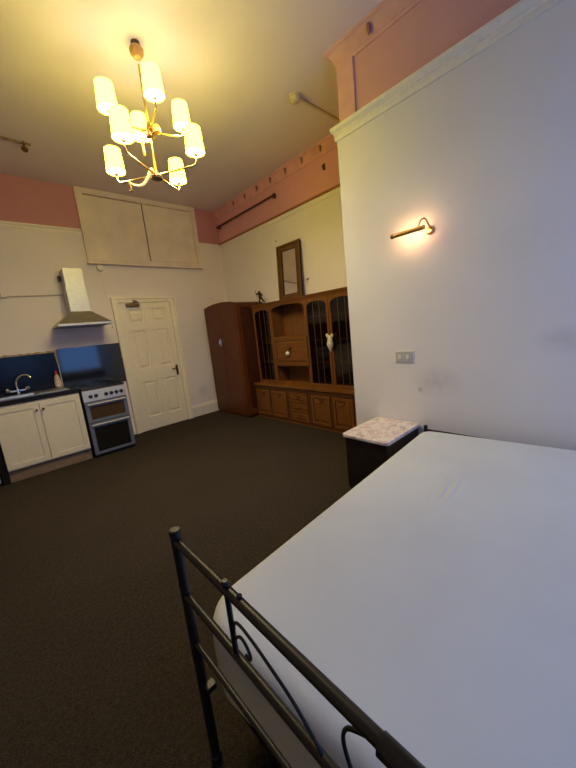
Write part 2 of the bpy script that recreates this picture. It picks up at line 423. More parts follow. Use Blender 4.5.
# ------------------------------------------------------------------ high cupboard
t = thing('wall_cupboard', 'ivory high built-in cupboard with two sliding doors above the door', 'cupboard', (-1.32, 0, 2.56))
bm = bmesh.new(); x0, x1, z0, z1 = -2.19, -.447, 2.553, H - .004
plate(bm, rect(x0, x1, z0, z1), [rect(x0 + .085, x1 - .075, z0 + .065, z1 - .075)], .05, BW)
plate(bm, rect(x0 + .02, x1 - .02, z0 + .02, z1 - .02), [rect(x0 + .068, x1 - .058, z0 + .045, z1 - .058)], .062, BW)
obj('frame', bm, M['cupboard_paint'], t, smooth=False)
bm = B((x0 - .012, x1 + .012, -.075, -.002, z0 - .018, z0 + .012), bev=.005); obj('ledge', bm, M['cupboard_paint'], t)
bm = B((x0 + .088, -1.325, -.028, -.006, z0 + .069, z1 - .083), bev=.003); obj('sliding_door', bm, M['cupboard_paint'], t)
bm = B((-1.315, x1 - .079, -.044, -.026, z0 + .069, z1 - .083), bev=.003); obj('sliding_door', bm, M['cupboard_paint'], t)
bm = B((x0 + .03, x1 - .03, -.005, -.001, z0 + .03, z1 - .03)); obj('back_panel', bm, M['groove'], t, smooth=False)

# round box under the cupboard with its cable
t = thing('wall_box', 'small round cream junction box just under the high cupboard', 'junction box', (-2.054, 0, 2.49))
bm = bmesh.new(); lathe(bm, [(.045, 0), (.047, .02), (.040, .04), (.02, .05)], (-2.054, -.002, 2.49), (0, -1, 0)); obj('cover', bm, M['rail_cream'], t)
bm = bmesh.new(); tube(bm, [(-2.05, -.012, 2.45), (-2.045, -.008, 2.2), (-2.03, -.008, 2.08)], .004, 6); obj('cable', bm, M['rail_cream'], t)
bm = bmesh.new(); tube(bm, [(-3.33, -.012, 2.09), (-3.16, -.012, 2.098), (-3.125, -.012, 2.112), (-2.545, -.012, 2.125)], .007, 8); box(bm, -3.30, -3.19, -.03, -.001, 2.11, 2.16, bev=.006)
o = obj('wall_cable', bm, M['cable'], origin=(-3.0, 0, 2.1)); tag(o, 'thin painted cable running along the wall left of the hood', 'cable')
t = thing('light_switch', 'small cream light switch to the right of the door', 'switch', (-.97, 0, 1.225))
obj('plate', B((-1.006, -.93, -.011, -.001, 1.187, 1.263), bev=.004), M['rail_cream'], t)
obj('rocker', B((-.977, -.959, -.017, -.008, 1.208, 1.242), bev=.002), M['rail_cream'], t)
t = thing('fused_switch', 'tiny pale switch between hood and door frame', 'switch', (-2.04, 0, 1.66))
obj('plate', B((-2.06, -2.022, -.011, -.001, 1.628, 1.69), bev=.004), M['rail_cream'], t)
obj('rocker', B((-2.046, -2.036, -.016, -.008, 1.65, 1.668), bev=.002), M['dark_plastic'], t)

# ------------------------------------------------------------------ cooker hood
t = thing('extractor_hood', 'stainless steel chimney hood on the wall above the cooker', 'extractor hood', (-2.45, 0, 1.69))
def frustum(bm, a, b):
    A = [bm.verts.new(p) for p in a]; Bq = [bm.verts.new(p) for p in b]
    for i in range(4): bm.faces.new((A[i], A[(i + 1) % 4], Bq[(i + 1) % 4], Bq[i]))
    bm.faces.new(list(reversed(A))); bm.faces.new(Bq)
q = lambda x0, x1, y0, y1, z: [(x0, y0, z), (x1, y0, z), (x1, y1, z), (x0, y1, z)]
bm = bmesh.new(); frustum(bm, q(-2.76, -2.155, -.475, -.002, 1.714), q(-2.565, -2.335, -.275, -.002, 1.878)); obj('canopy', bm, M['steel_under'], t, smooth=False)
obj('front_lip', B((-2.762, -2.153, -.478, -.002, 1.688, 1.716), bev=.003), M['steel'], t)
bm = B((-2.562, -2.337, -.272, -.002, 1.875, 2.19)); box(bm, -2.556, -2.343, -.266, -.002, 2.19, 2.42); obj('duct_cover', bm, M['steel'], t, smooth=False)
obj('filter', B((-2.70, -2.21, -.42, -.06, 1.680, 1.689), bev=.002), M['cooker_grey'], t)
obj('duct_bracket', B((-2.585, -2.556, -.06, -.002, 2.30, 2.36)), M['dark_plastic'], t, smooth=False)

# ------------------------------------------------------------------ splashback
t = thing('splashback', 'glossy black splashback panel behind the cooker', 'splashback', (-2.38, 0, .92))
obj('panel', B((-2.785, -1.978, -.014, -.001, .85, 1.425), bev=.002), M['splash'], t)
bm = B((-2.012, -2.003, -.017, -.013, 1.205, 1.228), bev=.002); o = obj('fixing', bm, M['plastic_white'], t); o['label'] = 'small white fixing'
t = thing('splashback', 'satin black splashback panel behind the sink', 'splashback', (-3.6, 0, .92))
obj('panel', B((-4.6, -2.795, -.011, -.001, .922, 1.388), bev=.002), M['splash_dull'], t)
bm = bmesh.new(); pr = [(-4.6, 1.388), (-2.795, 1.388)]
n = 46
for i in range(n + 1):
    x = -2.795 - (1.805) * i / n; pr.append((x, 1.405 + .016 * random.random()))
plate(bm, pr, [], .008, lambda a, b, d: (a, -.0015 - d, b)); o = obj('adhesive_strip', bm, M['adhesive'], t, smooth=False); o['label'] = 'ragged strip of old yellow adhesive'
bm = bmesh.new(); plate(bm, [(-2.802, 1.26), (-2.785, 1.25), (-2.782, 1.41), (-2.81, 1.412), (-2.806, 1.33)], [], .015, lambda a, b, d: (a, -.0015 - d, b)); obj('sealant_smear', bm, M['adhesive'], t, smooth=False)

# ------------------------------------------------------------------ base cabinet, worktop, sink
t = thing('base_cabinet', 'cream two door kitchen cabinet under the sink', 'cabinet', (-3.13, -.3, 0))
obj('carcass', B((-3.535, -2.728, -.60, -.005, .14, .772), (-3.535, -2.728, -.60, -.57, .772, .868), (-3.535, -3.515, -.57, -.005, .772, .868), (-2.748, -2.728, -.57, -.005, .772, .868)), M['cab_white'], t, smooth=False)
def shaker(bm, a0, a1, b0, b1, to, fw=.055):
    plate(bm, rect(a0, a1, b0, b1), [rect(a0 + fw, a1 - fw, b0 + fw, b1 - fw)], .020, to)
    plate(bm, rect(a0 + .005, a1 - .005, b0 + .005, b1 - .005), [], .010, to)
for a0, a1, kx in ((-3.534, -3.1375, -3.165), (-3.1315, -2.732, -3.104)):
    bm = bmesh.new(); shaker(bm, a0, a1, .155, .848, lambda a, b, d: (a, -.601 - d, b)); dr = obj('door', bm, M['cab_white'], t, smooth=False)
    bm = bmesh.new(); lathe(bm, [(.006, 0), (.006, .012), (.013, .017), (.014, .024), (.008, .029)], (kx, -.621, .765), (0, -1, 0), 14); obj('knob', bm, M['antique'], dr)
obj('plinth', B((-3.535, -2.728, -.575, -.56, .002, .145)), M['plinth_wood'], t, smooth=False)
o = obj('end_panel', B((-3.60, -3.538, -.585, -.005, .002, .868)), M['black_top'], t, smooth=False); o['label'] = 'black end panel'
t = thing('worktop', 'black laminate worktop above the cream cabinet', 'worktop', (-3.5, -.3, .875))
bm = bmesh.new(); plate(bm, rect(-4.6, -2.722, -.62, -.016), [rect(-3.52, -2.93, -.50, -.12)], .045, lambda a, b, d: (a, b, .875 + d)); obj('slab', bm, M['black_top'], t, smooth=False)
t = thing('kitchen_sink', 'stainless steel sink with raised rim set in the black worktop', 'sink', (-3.2, -.31, .92))
bm = bmesh.new(); plate(bm, rect(-3.56, -2.80, -.53, -.09), [rect(-3.50, -3.12, -.47, -.20)], .006, lambda a, b, d: (a, b, .9205 + d))
obj('rim', bm, M['stainless'], t, smooth=False)
bm = bmesh.new(); frustum(bm, q(-3.495, -3.125, -.465, -.205, .921), q(-3.47, -3.15, -.44, -.23, .78)); bm.faces.ensure_lookup_table(); bm.faces.remove(bm.faces[4]); obj('bowl', bm, M['stainless'], t, smooth=False)
bm = bmesh.new()
for i in range(8): box(bm, -3.08 + i * .034, -3.066 + i * .034, -.48, -.14, .9262, .931, bev=.002)
obj('drainer_ridges', bm, M['stainless'], t)
t = thing('mixer_tap', 'chrome swan neck mixer tap with two handles on the sink', 'tap', (-3.285, -.14, .9265))
TX, TY = -3.265, -.155
bm = bmesh.new(); lathe(bm, [(.03, 0), (.03, .008), (.02, .014), (.018, .05), (.016, .07)], (TX, TY, .9272)); tube(bm, [(TX - .075, TY, .975), (TX + .075, TY, .975)], .013, 12); obj('body', bm, M['chrome'], t)
bm = bmesh.new(); tube(bm, catmull([(TX, TY, .99), (TX - .003, TY, 1.06), (TX + .018, TY - .015, 1.118), (TX + .065, TY - .04, 1.155), (TX + .115, TY - .065, 1.150), (TX + .142, TY - .08, 1.115)]), .0105, 12); obj('spout', bm, M['chrome'], t)
for s in (-1, 1):
    bm = bmesh.new(); lathe(bm, [(.01, 0), (.012, .01), (.023, .02), (.025, .04), (.02, .052), (.006, .056)], (TX + s * .072, TY, .975), (s * .75, -.25, .6), 16); obj('tap_handle', bm, M['chrome'], t)
t = thing('soap_bottle', 'washing-up bottle with a red cap against the black splashback', 'bottle', (-2.845, -.062, .9265))
bm = bmesh.new(); lathe(bm, [(.030, 0), (.036, .006), (.037, .07), (.035, .11), (.026, .15), (.016, .168)], (-2.845, -.062, .9265)); obj('body', bm, M['bottle'], t)
bm = bmesh.new(); lathe(bm, [(.0378, .02), (.0384, .022), (.038, .09), (.0372, .092)], (-2.845, -.062, .9265), cap0=False, cap1=False); obj('label_wrap', bm, M['label_paper'], t)
bm = bmesh.new(); lathe(bm, [(.017, .166), (.018, .19), (.012, .20), (.010, .222), (.004, .226)], (-2.845, -.062, .9265)); o = obj('cap', bm, M['red_plastic'], t); o['label'] = 'red cap'
t = thing('soap_dish', 'small dark dish at the left end of the sink rim', 'dish', (-3.46, -.13, .927))
bm = bmesh.new(); lathe(bm, [(.03, 0), (.045, .012), (.05, .03), (.046, .03), (.038, .014), (.002, .010)], (-3.455, -.135, .9268)); obj('bowl', bm, M['dark_plastic'], t)
t = thing('undercounter_fridge', 'white undercounter fridge at the far left edge beside the black end panel', 'fridge', (-3.9, -.3, 0))
obj('body', B((-4.17, -3.615, -.56, -.03, .03, .86), bev=.006), M['fridge'], t)
obj('door', B((-4.165, -3.618, -.605, -.563, .05, .855), bev=.01), M['fridge'], t)
for x in (-4.12, -3.66):
    for y in (-.5, -.08):
        bm = bmesh.new(); lathe(bm, [(.02, 0), (.02, .032)], (x, y, 0.001), k=12); obj('foot', bm, M['dark_plastic'], t)

# ------------------------------------------------------------------ cooker
t = thing('cooker', 'silver and black freestanding cooker between cabinet and door', 'cooker', (-2.455, -.34, 0))
kx0, kx1 = -2.703, -2.208
obj('body', B((kx0, kx1, -.625, -.03, .03, .885), bev=.004), M['cooker_black'], t)
bm = B((kx0, kx1, -.645, -.03, .884, .902), bev=.004); hb_ = obj('hob', bm, M['cooker_black'], t)
for x, y, r in ((-2.585, -.46, .085), (-2.33, -.46, .07), (-2.585, -.19, .07), (-2.33, -.19, .085)):
    bm = bmesh.new(); lathe(bm, [(r, 0), (r, .004), (r - .006, .006), (r - .02, .003)], (x, y, .902), k=28); obj('burner', bm, M['cooker_black'], hb_)
bm = bmesh.new()
prism(bm, [(-.622, .732), (-.654, .735), (-.645, .872), (-.622, .884)], kx0 + .001, kx1 - .001, lambda u, v, w: (w, u, v)); obj('control_panel', bm, M['cooker_silver'], t, smooth=False)
for x in (-2.62, -2.558, -2.443, -2.382, -2.321, -2.263):
    bm = bmesh.new(); lathe(bm, [(.023, 0), (.023, .005), (.018, .008), (.016, .024), (.012, .026)], (x, -.6505, .798), (0, -1, .06), 18)
    box(bm, x - .003, x + .003, -.682, -.672, .785, .811); obj('knob', bm, M['cooker_black'], t)
def oven_door(name, z0, z1, w0, w1, glassmat, hz):
    bm = bmesh.new(); to = lambda a, b, d: (a, -.626 - d, b)
    plate(bm, rect(kx0 + .004, kx1 - .004, z0, z1), [rect(kx0 + .048, kx1 - .048, w0, w1)], .024, to)
    d = obj(name, bm, M['cooker_grey'], t, smooth=False)
    obj('glass', B((kx0 + .03, kx1 - .03, -.642, -.627, w0 - .01, w1 + .01)), glassmat, d, smooth=False)
    bm = bmesh.new(); tube(bm, [(kx0 + .03, -.676, hz), (kx1 - .03, -.676, hz)], .010, 10)
    for x in (kx0 + .05, kx1 - .05): tube(bm, [(x, -.648, hz), (x, -.676, hz)], .008, 8)
    obj('handle', bm, M['cooker_silver'], d)
    return d
oven_door('grill_door', .465, .725, .50, .668, M['grill_glass'], .70)
dd = oven_door('oven_door', .045, .455, .078, .395, M['oven_glass'], .432)
bm = B((kx0 + .10, kx1 - .2, -.640, -.6385, .28, .284)); box(bm, kx0 + .11, kx1 - .21, -.640, -.6385, .262, .266)
bm.free()
obj('base_strip', B((kx0 + .005, kx1 - .005, -.62, -.05, .002, .032)), M['cooker_black'], t, smooth=False)

# ------------------------------------------------------------------ wardrobe
t = thing('wardrobe', 'dark walnut two door wardrobe with arched top in the far corner', 'wardrobe', (-.29, -.57, 0))
y0, y1 = -1.055, -.10
def arch_top(yy): return 1.834 + .052 * max(0, math.cos((yy - (y0 + y1) / 2) / (y1 - y0) * PI)) ** .75
N = 24
top = [(y0 + (y1 - y0) * i / N) for i in range(N + 1)]
pf = [(y0, .06), (y1, .06)] + [(yy, arch_top(yy)) for yy in reversed(top)]
bm = bmesh.new(); prism(bm, pf, -.545, -.03, lambda u, v, w: (w, u, v)); obj('body', bm, M['walnut_dark'], t, smooth=False)
bm = bmesh.new()
plate(bm, [(y0 - .006, .05), (y1 + .006, .05)] + [(yy * 1.0, arch_top(yy) + .008) for yy in reversed(top)],
      [[(y0 + .035, .11), (y1 - .035, .11)] + [(yy, arch_top(yy) - .045) for yy in reversed(top[2:-2])]], .022, lambda a, b, d: (-.545 - d, a, b))
obj('front_frame', bm, M['walnut'], t, smooth=False)
ym = (y0 + y1) / 2
for s in (0, 1):
    seg = [yy for yy in top[2:-2] if (yy >= ym + .0015 if s else yy <= ym - .0015)]
    a0, a1 = (ym + .004, y1 - .037) if s else (y0 + .037, ym - .004)
    tops = [(a1, arch_top(a1) - .047)] + [(yy, arch_top(yy) - .047) for yy in reversed(seg) if a0 + .01 < yy < a1 - .01] + [(a0, arch_top(a0) - .047)]
    bm = bmesh.new(); plate(bm, [(a0, .112), (a1, .112)] + tops, [], .030, lambda a, b, d: (-.545 - d, a, b))
    dr = obj('door', bm, M['walnut'], t, smooth=False)
    hy = ym + (.052 if s else -.052)
    bm = bmesh.new(); box(bm, -.582, -.574, hy - .011, hy + .011, 1.19, 1.315, bev=.003)
    tube(bm, catmull([(-.582, hy, 1.295), (-.60, hy, 1.285), (-.602, hy, 1.22), (-.582, hy, 1.21)]), .006, 8)
    obj('handle', bm, M['chrome'] if s else M['antique'], dr)
bm = bmesh.new()
plate(bm, rect(-.567, -.03, .05, 1.828), [rect(-.49, -.09, .14, 1.775)], .014, lambda a, b, d: (a, y0 - d, b)); obj('side_frame', bm, M['walnut'], t, smooth=False)
obj('plinth', B((-.558, -.03, y0 + .01, y1 - .01, .002, .062)), M['walnut_dark'], t, smooth=False)

# ------------------------------------------------------------------ wall unit
t = thing('wall_unit', 'long oak wall unit with arched glass doors filling the alcove', 'wall unit', (-.2, -2.07, 0))
UX, BX = -.284, -.41
ya, yb = -3.045, -1.092
FR = lambda xf: (lambda a, b, d: (xf - d, a, b))
# base
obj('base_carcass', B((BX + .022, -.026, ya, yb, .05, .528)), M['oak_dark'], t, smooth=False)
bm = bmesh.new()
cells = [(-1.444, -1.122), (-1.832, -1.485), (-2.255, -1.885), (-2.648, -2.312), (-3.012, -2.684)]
plate(bm, rect(ya, yb, .045, .53), [rect(a, b, .058, .478) for a, b in cells], .022, FR(BX + .022)); obj('base_frame', bm, M['oak_dark'], t, smooth=False)  # darker oak copy paints recess shade as outlines round doors and drawers
bm = B((BX - .015, -.026, ya - .004, yb + .004, .528, .562), bev=.008); obj('worktop', bm, M['oak_h'], t)
obj('plinth', B((BX + .012, -.03, ya + .002, yb - .002, .002, .05)), M['oak_h'], t, smooth=False)
def drop_handle(parent, x, y, z, w=.038):
    bm = bmesh.new(); box(bm, x - .004, x + .001, y - w * 1.15, y + w * 1.15, z + .004, z + .018, bev=.002)
    tube(bm, catmull([(x - .006, y - w, z + .012), (x - .012, y - w * .8, z - .012), (x - .014, y, z - .024), (x - .012, y + w * .8, z - .012), (x - .006, y + w, z + .012)], 5), .0048, 8)
    obj('handle', bm, M['antique'], parent)
def raised(bm, a0, a1, b0, b1, xf, fw=.04):
    plate(bm, rect(a0, a1, b0, b1), [rect(a0 + fw, a1 - fw, b0 + fw, b1 - fw)], .018, FR(xf))
    o_ = [bm.verts.new((xf - .004, a, b)) for a, b in rect(a0 + fw, a1 - fw, b0 + fw, b1 - fw)]
    n_ = [bm.verts.new((xf - .016, a, b)) for a, b in rect(a0 + fw * 1.7, a1 - fw * 1.7, b0 + fw * 1.7, b1 - fw * 1.7)]
    for i in range(4): bm.faces.new((o_[i], o_[(i + 1) % 4], n_[(i + 1) % 4], n_[i]))
    bm.faces.new(n_)
for i, (a, b) in enumerate(cells):
    if i == 2:
        for z0, z1 in ((.340, .474), (.203, .332), (.062, .195)):
            bm = bmesh.new(); raised(bm, a + .007, b - .007, z0, z1, BX + .014, .022); d = obj('drawer', bm, M['oak_h'], t, smooth=False)
            drop_handle(d, BX, (a + b) / 2, (z0 + z1) / 2 + .004)
    else:
        bm = bmesh.new(); raised(bm, a + .007, b - .007, .066, .470, BX + .014); d = obj('door', bm, M['oak'], t, smooth=False)
        drop_handle(d, BX, (a + b) / 2, .40)
# upper part
zb, zt = .562, 1.776
bm = B((UX + .022, -.026, yb - .022, yb, zb, zt - .03)); box(bm, UX + .022, -.026, ya, ya + .022, zb, zt - .03)
for y in (-1.522, -2.243): box(bm, UX + .024, -.03, y - .011, y + .011, zb, zt - .03)
box(bm, UX + .022, -.026, ya, yb, zt - .05, zt - .03); obj('upper_carcass', bm, M['oak'], t, smooth=False)
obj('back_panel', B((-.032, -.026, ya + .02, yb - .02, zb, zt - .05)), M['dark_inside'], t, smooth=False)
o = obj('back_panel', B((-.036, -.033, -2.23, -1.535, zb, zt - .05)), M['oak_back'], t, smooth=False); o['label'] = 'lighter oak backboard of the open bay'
bm = bmesh.new(); prism(bm, [(UX + .03, zt - .052), (UX - .006, zt - .05), (UX - .012, zt - .03), (UX - .024, zt - .012), (UX - .026, zt), (-.026, zt), (-.026, zt - .03)], ya - .004, yb + .004, lambda u, v, w: (u, w, v)); obj('cornice', bm, M['oak_h'], t, smooth=False)
# face frame of the open bay
bm = bmesh.new()
plate(bm, rect(-2.243, -1.520, zb, zt - .05), [arch(-2.213, -1.550, 1.262, 1.655, .055), rect(-2.213, -1.550, .598, .822)], .020, FR(UX + .022)); obj('bay_frame', bm, M['oak'], t, smooth=False)
bm = bmesh.new(); raised(bm, -2.235, -1.545, .842, 1.246, UX, .045); fl = obj('flap', bm, M['oak_h'], t, smooth=False)
bm = bmesh.new(); box(bm, UX - .022, UX - .014, -1.905, -1.865, 1.03, 1.07, bev=.003); obj('escutcheon', bm, M['antique'], fl)
for z in (1.243, .828): obj('shelf', B((UX + .02, -.037, -2.228, -1.536, z, z + .016)), M['oak_h'], t, smooth=False)
gd = [(-1.520, -1.096, -1.489, -1.140), (-2.634, -2.246, -2.600, -2.268), (-3.041, -2.638, -3.004, -2.672)]
for (a0, a1, i0, i1) in gd:
    bm = bmesh.new(); plate(bm, rect(a0 + .002, a1 - .002, zb + .004, zt - .053), [arch(i0, i1, .603, 1.615, .072)], .020, FR(UX + .018)); d = obj('glass_door', bm, M['oak'], t, smooth=False)
    obj('pane', B((UX + .004, UX + .008, i0 - .008, i1 + .008, .596, 1.695)), M['pane'], d, smooth=False)
    bm = bmesh.new(); w = i1 - i0
    for f_ in (.34, .66): box(bm, UX - .001, UX + .004, i0 + w * f_ - .003, i0 + w * f_ + .003, .603, 1.68)
    obj('leading', bm, M['lead'], d, smooth=False)
for (a0, a1) in ((-1.511, -1.114), (-3.022, -2.254)):
    for z in (.862, 1.168, 1.488):
        obj('shelf', B((UX + .05, -.034, a0, a1, z, z + .012)), M['oak_h'], t, smooth=False)

# cream tassel on the glass doors, white ornament on the flap
t = thing('ribbon_tassel', 'cream ribbon tassel hanging between the two glass doors', 'ornament', (UX - .02, -2.636, 1.25))
yy, xx = -2.652, UX - .022
bm = bmesh.new()
for s in (-1, 1):
    tube(bm, catmull([(xx, yy, 1.222), (xx - .012, yy + s * .022, 1.236), (xx - .016, yy + s * .044, 1.252), (xx - .012, yy + s * .044, 1.222), (xx, yy + s * .012, 1.205)], 6), [.005 + .005 * math.sin(PI * i / 24) for i in range(25)], 10)
obj('bow', bm, M['ribbon'], t)
bm = bmesh.new(); lathe(bm, [(.005, 1.232), (.02, 1.222), (.030, 1.20), (.034, 1.16), (.044, 1.135), (.036, 1.10), (.020, 1.068), (.006, 1.035)], (xx - .012, yy, 0), k=14); obj('tail', bm, M['ribbon'], t)
bm = bmesh.new(); lathe(bm, [(.012, 0), (.013, .014), (.006, .02)], (UX - .002, yy, 1.225), (-1, 0, 0), 12); obj('loop', bm, M['ribbon'], t)
t = thing('flap_ornament', 'small white ball ornament with dark bow on the oak flap', 'ornament', (UX - .03, -1.86, 1.03))
bm = bmesh.new(); lathe(bm, [(.002, -.031), (.018, -.026), (.029, -.012), (.031, .002), (.027, .016), (.014, .028), (.004, .031)], (UX - .052, -1.875, 1.02)); obj('ball', bm, M['porcelain'], t)
bm = bmesh.new()
for s in (-1, 1): tube(bm, catmull([(UX - .026, -1.885, 1.075), (UX - .034, -1.885 + s * .03, 1.098), (UX - .036, -1.885 + s * .042, 1.115), (UX - .03, -1.885 + s * .016, 1.085), (UX - .026, -1.885, 1.07)], 5), .006, 8)
tube(bm, [(UX - .028, -1.885, 1.08), (UX - .05, -1.877, 1.045)], .004, 8); obj('bow', bm, M['dark_ribbon'], t)

# ------------------------------------------------------------------ mirror, statuette, hook
t = thing('wall_mirror', 'tall narrow mirror in a dark gilt frame on top of the wall unit', 'mirror', (-.05, -1.79, 1.776))
ma0, ma1, mb0, mb1 = -2.035, -1.565, 1.779, 2.56
lean = lambda a, b, d: (-.075 - d + (b - mb0) * .055, a, b)
bm = bmesh.new()
fo = [(ma0, mb0), (ma1, mb0), (ma1, mb1), (ma0, mb1)]
plate(bm, fo, [rect(ma0 + .085, ma1 - .085, mb0 + .085, mb1 - .085)], .018, lean)
plate(bm, fo, [rect(ma0 + .028, ma1 - .028, mb0 + .028, mb1 - .028)], .034, lean)
plate(bm, rect(ma0 + .066, ma1 - .066, mb0 + .066, mb1 - .066), [rect(ma0 + .085, ma1 - .085, mb0 + .085, mb1 - .085)], .027, lean)
obj('frame', bm, M['gilt'], t, smooth=False)
bm = bmesh.new(); plate(bm, rect(ma0 + .07, ma1 - .07, mb0 + .07, mb1 - .07), [], .007, lean); obj('mirror_glass', bm, M['mirror'], t, smooth=False)
obj('backing', B((-.072, -.067, ma0 + .1, ma1 - .1, mb0 + .004, mb0 + .02)), M['oak_dark'], t, smooth=False)

t = thing('statuette', 'small dark figurine with raised arm on the wall unit', 'figurine', (-.17, -1.19, 1.776))
def skinfig(name, verts, edges, radii, mat, parent, sub=2):
    me = bpy.data.meshes.new(name); me.from_pydata([tuple(V(v) - root_of(parent)) for v in verts], edges, [])
    o = bpy.data.objects.new(name, me); C.objects.link(o); o.parent = parent
    sk = o.modifiers.new('skin', 'SKIN')
    for i, r in enumerate(radii): me.skin_vertices[0].data[i].radius = (r, r)
    me.skin_vertices[0].data[0].use_root = True
    o.modifiers.new('sub', 'SUBSURF').levels = sub; o.modifiers['sub'].render_levels = sub
    me.materials.append(mat); return o
fx, fy, fz = -.17, -1.20, 1.794
vs = [(fx, fy + .0, fz + .095), (fx, fy + .004, fz + .125), (fx, fy + .008, fz + .155), (fx, fy + .010, fz + .172), (fx - .002, fy + .012, fz + .192),
      (fx - .015, fy + .035, fz + .160), (fx - .02, fy + .062, fz + .145), (fx - .02, fy + .078, fz + .178),
      (fx + .01, fy - .018, fz + .150), (fx + .01, fy - .035, fz + .122), (fx, fy - .055, fz + .135),
      (fx - .008, fy + .012, fz + .085), (fx - .014, fy + .016, fz + .045), (fx - .012, fy + .008, fz + .004),
      (fx + .008, fy - .014, fz + .082), (fx + .01, fy - .042, fz + .05), (fx + .01, fy - .078, fz + .018)]
ed = [(0, 1), (1, 2), (2, 3), (3, 4), (2, 5), (5, 6), (6, 7), (2, 8), (8, 9), (9, 10), (0, 11), (11, 12), (12, 13), (0, 14), (14, 15), (15, 16)]
rd = [.021, .020, .026, .010, .019, .012, .010, .009, .012, .010, .009, .016, .013, .010, .016, .012, .009]
skinfig('body', vs, ed, rd, M['bronze'], t)
bm = bmesh.new(); tube(bm, [(fx - .02, fy + .055, fz + .10), (fx - .02, fy + .085, fz + .215)], .0035, 8); obj('staff', bm, M['bronze'], t)
bm = B((fx - .04, fx + .04, fy - .075, fy + .09, 1.777, 1.796), bev=.006); obj('base', bm, M['bronze'], t)
t = thing('small_ornament', 'tiny dark lump beside the figurine base on the wall unit', 'ornament', (-.2, -1.02 - .1, 1.776))
bm = bmesh.new(); lathe(bm, [(.018, 0), (.024, .01), (.018, .025), (.012, .034), (.004, .04)], (-.225, -1.135, 1.777), k=14); obj('body', bm, M['bronze'], t)
t = thing('wall_hook', 'small dark hook on the yellow wall right of the mirror', 'hook', (0, -2.092, 2.02))
bm = bmesh.new(); lathe(bm, [(.014, 0), (.014, .006), (.006, .01), (.006, .02)], (-.001, -2.092, 2.022), (-1, 0, 0), 12); tube(bm, catmull([(-.02, -2.092, 2.022), (-.034, -2.092, 2.01), (-.036, -2.092, 1.99), (-.026, -2.092, 1.985)]), .004, 8); obj('hook', bm, M['antique'], t)
bm = bmesh.new(); tube(bm, [(-.032, -2.092, 1.992), (-.02, -2.092, 1.93)], .003, 6); obj('string', bm, M['cable'], t)
t = thing('wall_nail', 'bare nail in the yellow wall above the mirror', 'nail', (0, -1.53, 2.655))
bm = bmesh.new(); lathe(bm, [(.003, 0), (.003, .02), (.008, .021), (.008, .024)], (-.001, -1.53, 2.655), (-.95, 0, .3), 10); obj('nail', bm, M['antique'], t)
# rod on the frieze
t = thing('curtain_rod', 'brown rod fixed along the pink alcove frieze', 'rod', (-.03, -.87, 3.26))
bm = bmesh.new(); tube(bm, [(-.04, -.03, 3.262), (-.04, -1.635, 3.262)], .015, 12); obj('rod', bm, M['rod'], t)
for y in (-.10, -1.60):
    bm = bmesh.new(); box(bm, -.05, -.001, y - .012, y + .012, 3.225, 3.285, bev=.003); obj('bracket', bm, M['rod'], t)
t = thing('wall_bracket', 'small brown bracket on the pink frieze right of the rod', 'bracket', (0, -2.52, 3.27))
bm = bmesh.new(); box(bm, -.016, -.001, -2.54, -2.505, 3.235, 3.305, bev=.004); tube(bm, [(-.01, -2.522, 3.29), (-.035, -2.522, 3.28), (-.035, -2.522, 3.25)], .006, 8); obj('bracket', bm, M['rod'], t)

# ------------------------------------------------------------------ ceiling fittings
t = thing('smoke_detector', 'round cream smoke detector on the ceiling near the pink wall', 'smoke detector', (-.853, -2.911, H))
bm = bmesh.new(); lathe(bm, [(.052, 0), (.055, .012), (.052, .03), (.042, .048), (.028, .055), (.01, .056)], (-.853, -2.911, H - .001), (0, 0, -1), 28); obj('cover', bm, M['cream_fitting'], t)
bm = bmesh.new(); lathe(bm, [(.062, 0), (.062, .012)], (-.853, -2.911, H - .0005), (0, 0, -1), 28); obj('base', bm, M['cream_fitting'], t)
bm = B((-.79, -.07, -2.935, -2.91, H - .018, H - .0005), bev=.003); o = obj('conduit', bm, M['conduit'], origin=(-.4, -2.92, H)); tag(o, 'painted cable conduit on the ceiling beside the smoke detector', 'conduit')
t = thing('ceiling_pipe', 'thin brown pipe with a round end on the ceiling far left', 'pipe', (-3.5, -.87, H))
bm = bmesh.new(); tube(bm, [(-4.6, -.90, H - .016), (-2.70, -.862, H - .016)], .011, 10); obj('pipe', bm, M['pipe'], t)
bm = bmesh.new(); lathe(bm, [(.01, -.02), (.012, .02), (.02, .03), (.03, .045), (.03, .06), (.018, .075), (.004, .08)], (-2.757, -.866, H - .02), (0, 0, -1), 16); o = obj('sprinkler_head', bm, M['antique'], t)

# ------------------------------------------------------------------ chandelier
AX, AY = -2.226, -2.646
t = thing('chandelier', 'two tier brass chandelier with eight lit cream shades', 'chandelier', (AX, AY, H))
bm = bmesh.new(); lathe(bm, [(.030, 0), (.030, .012), (.022, .022), (.012, .03), (.010, .06)], (AX, AY, H - .0005), (0, 0, -1)); o = obj('ceiling_plate', bm, M['antique'], t)
bm = bmesh.new(); lathe(bm, [(.012, .026), (.040, .032), (.050, .05), (.046, .075), (.028, .10), (.010, .106)], (AX, AY, H), (0, 0, -1)); o = obj('ceiling_cup', bm, M['wood_cup'], t)
bm = bmesh.new(); tube(bm, [(AX, AY, H - .14), (AX, AY, 2.62)], .0085, 12); obj('pole', bm, M['brass'], t)
bm = bmesh.new(); lathe(bm, [(.012, -.05), (.03, -.045), (.034, -.02), (.03, .005), (.018, .02), (.012, .06)], (AX, AY, 2.955)); o = obj('hub', bm, M['antique'], t)
bm = bmesh.new(); lathe(bm, [(.012, -.035), (.040, -.03), (.046, -.015), (.04, .0), (.016, .012), (.012, .03)], (AX, AY, 2.65)); o = obj('hub', bm, M['antique'], t)
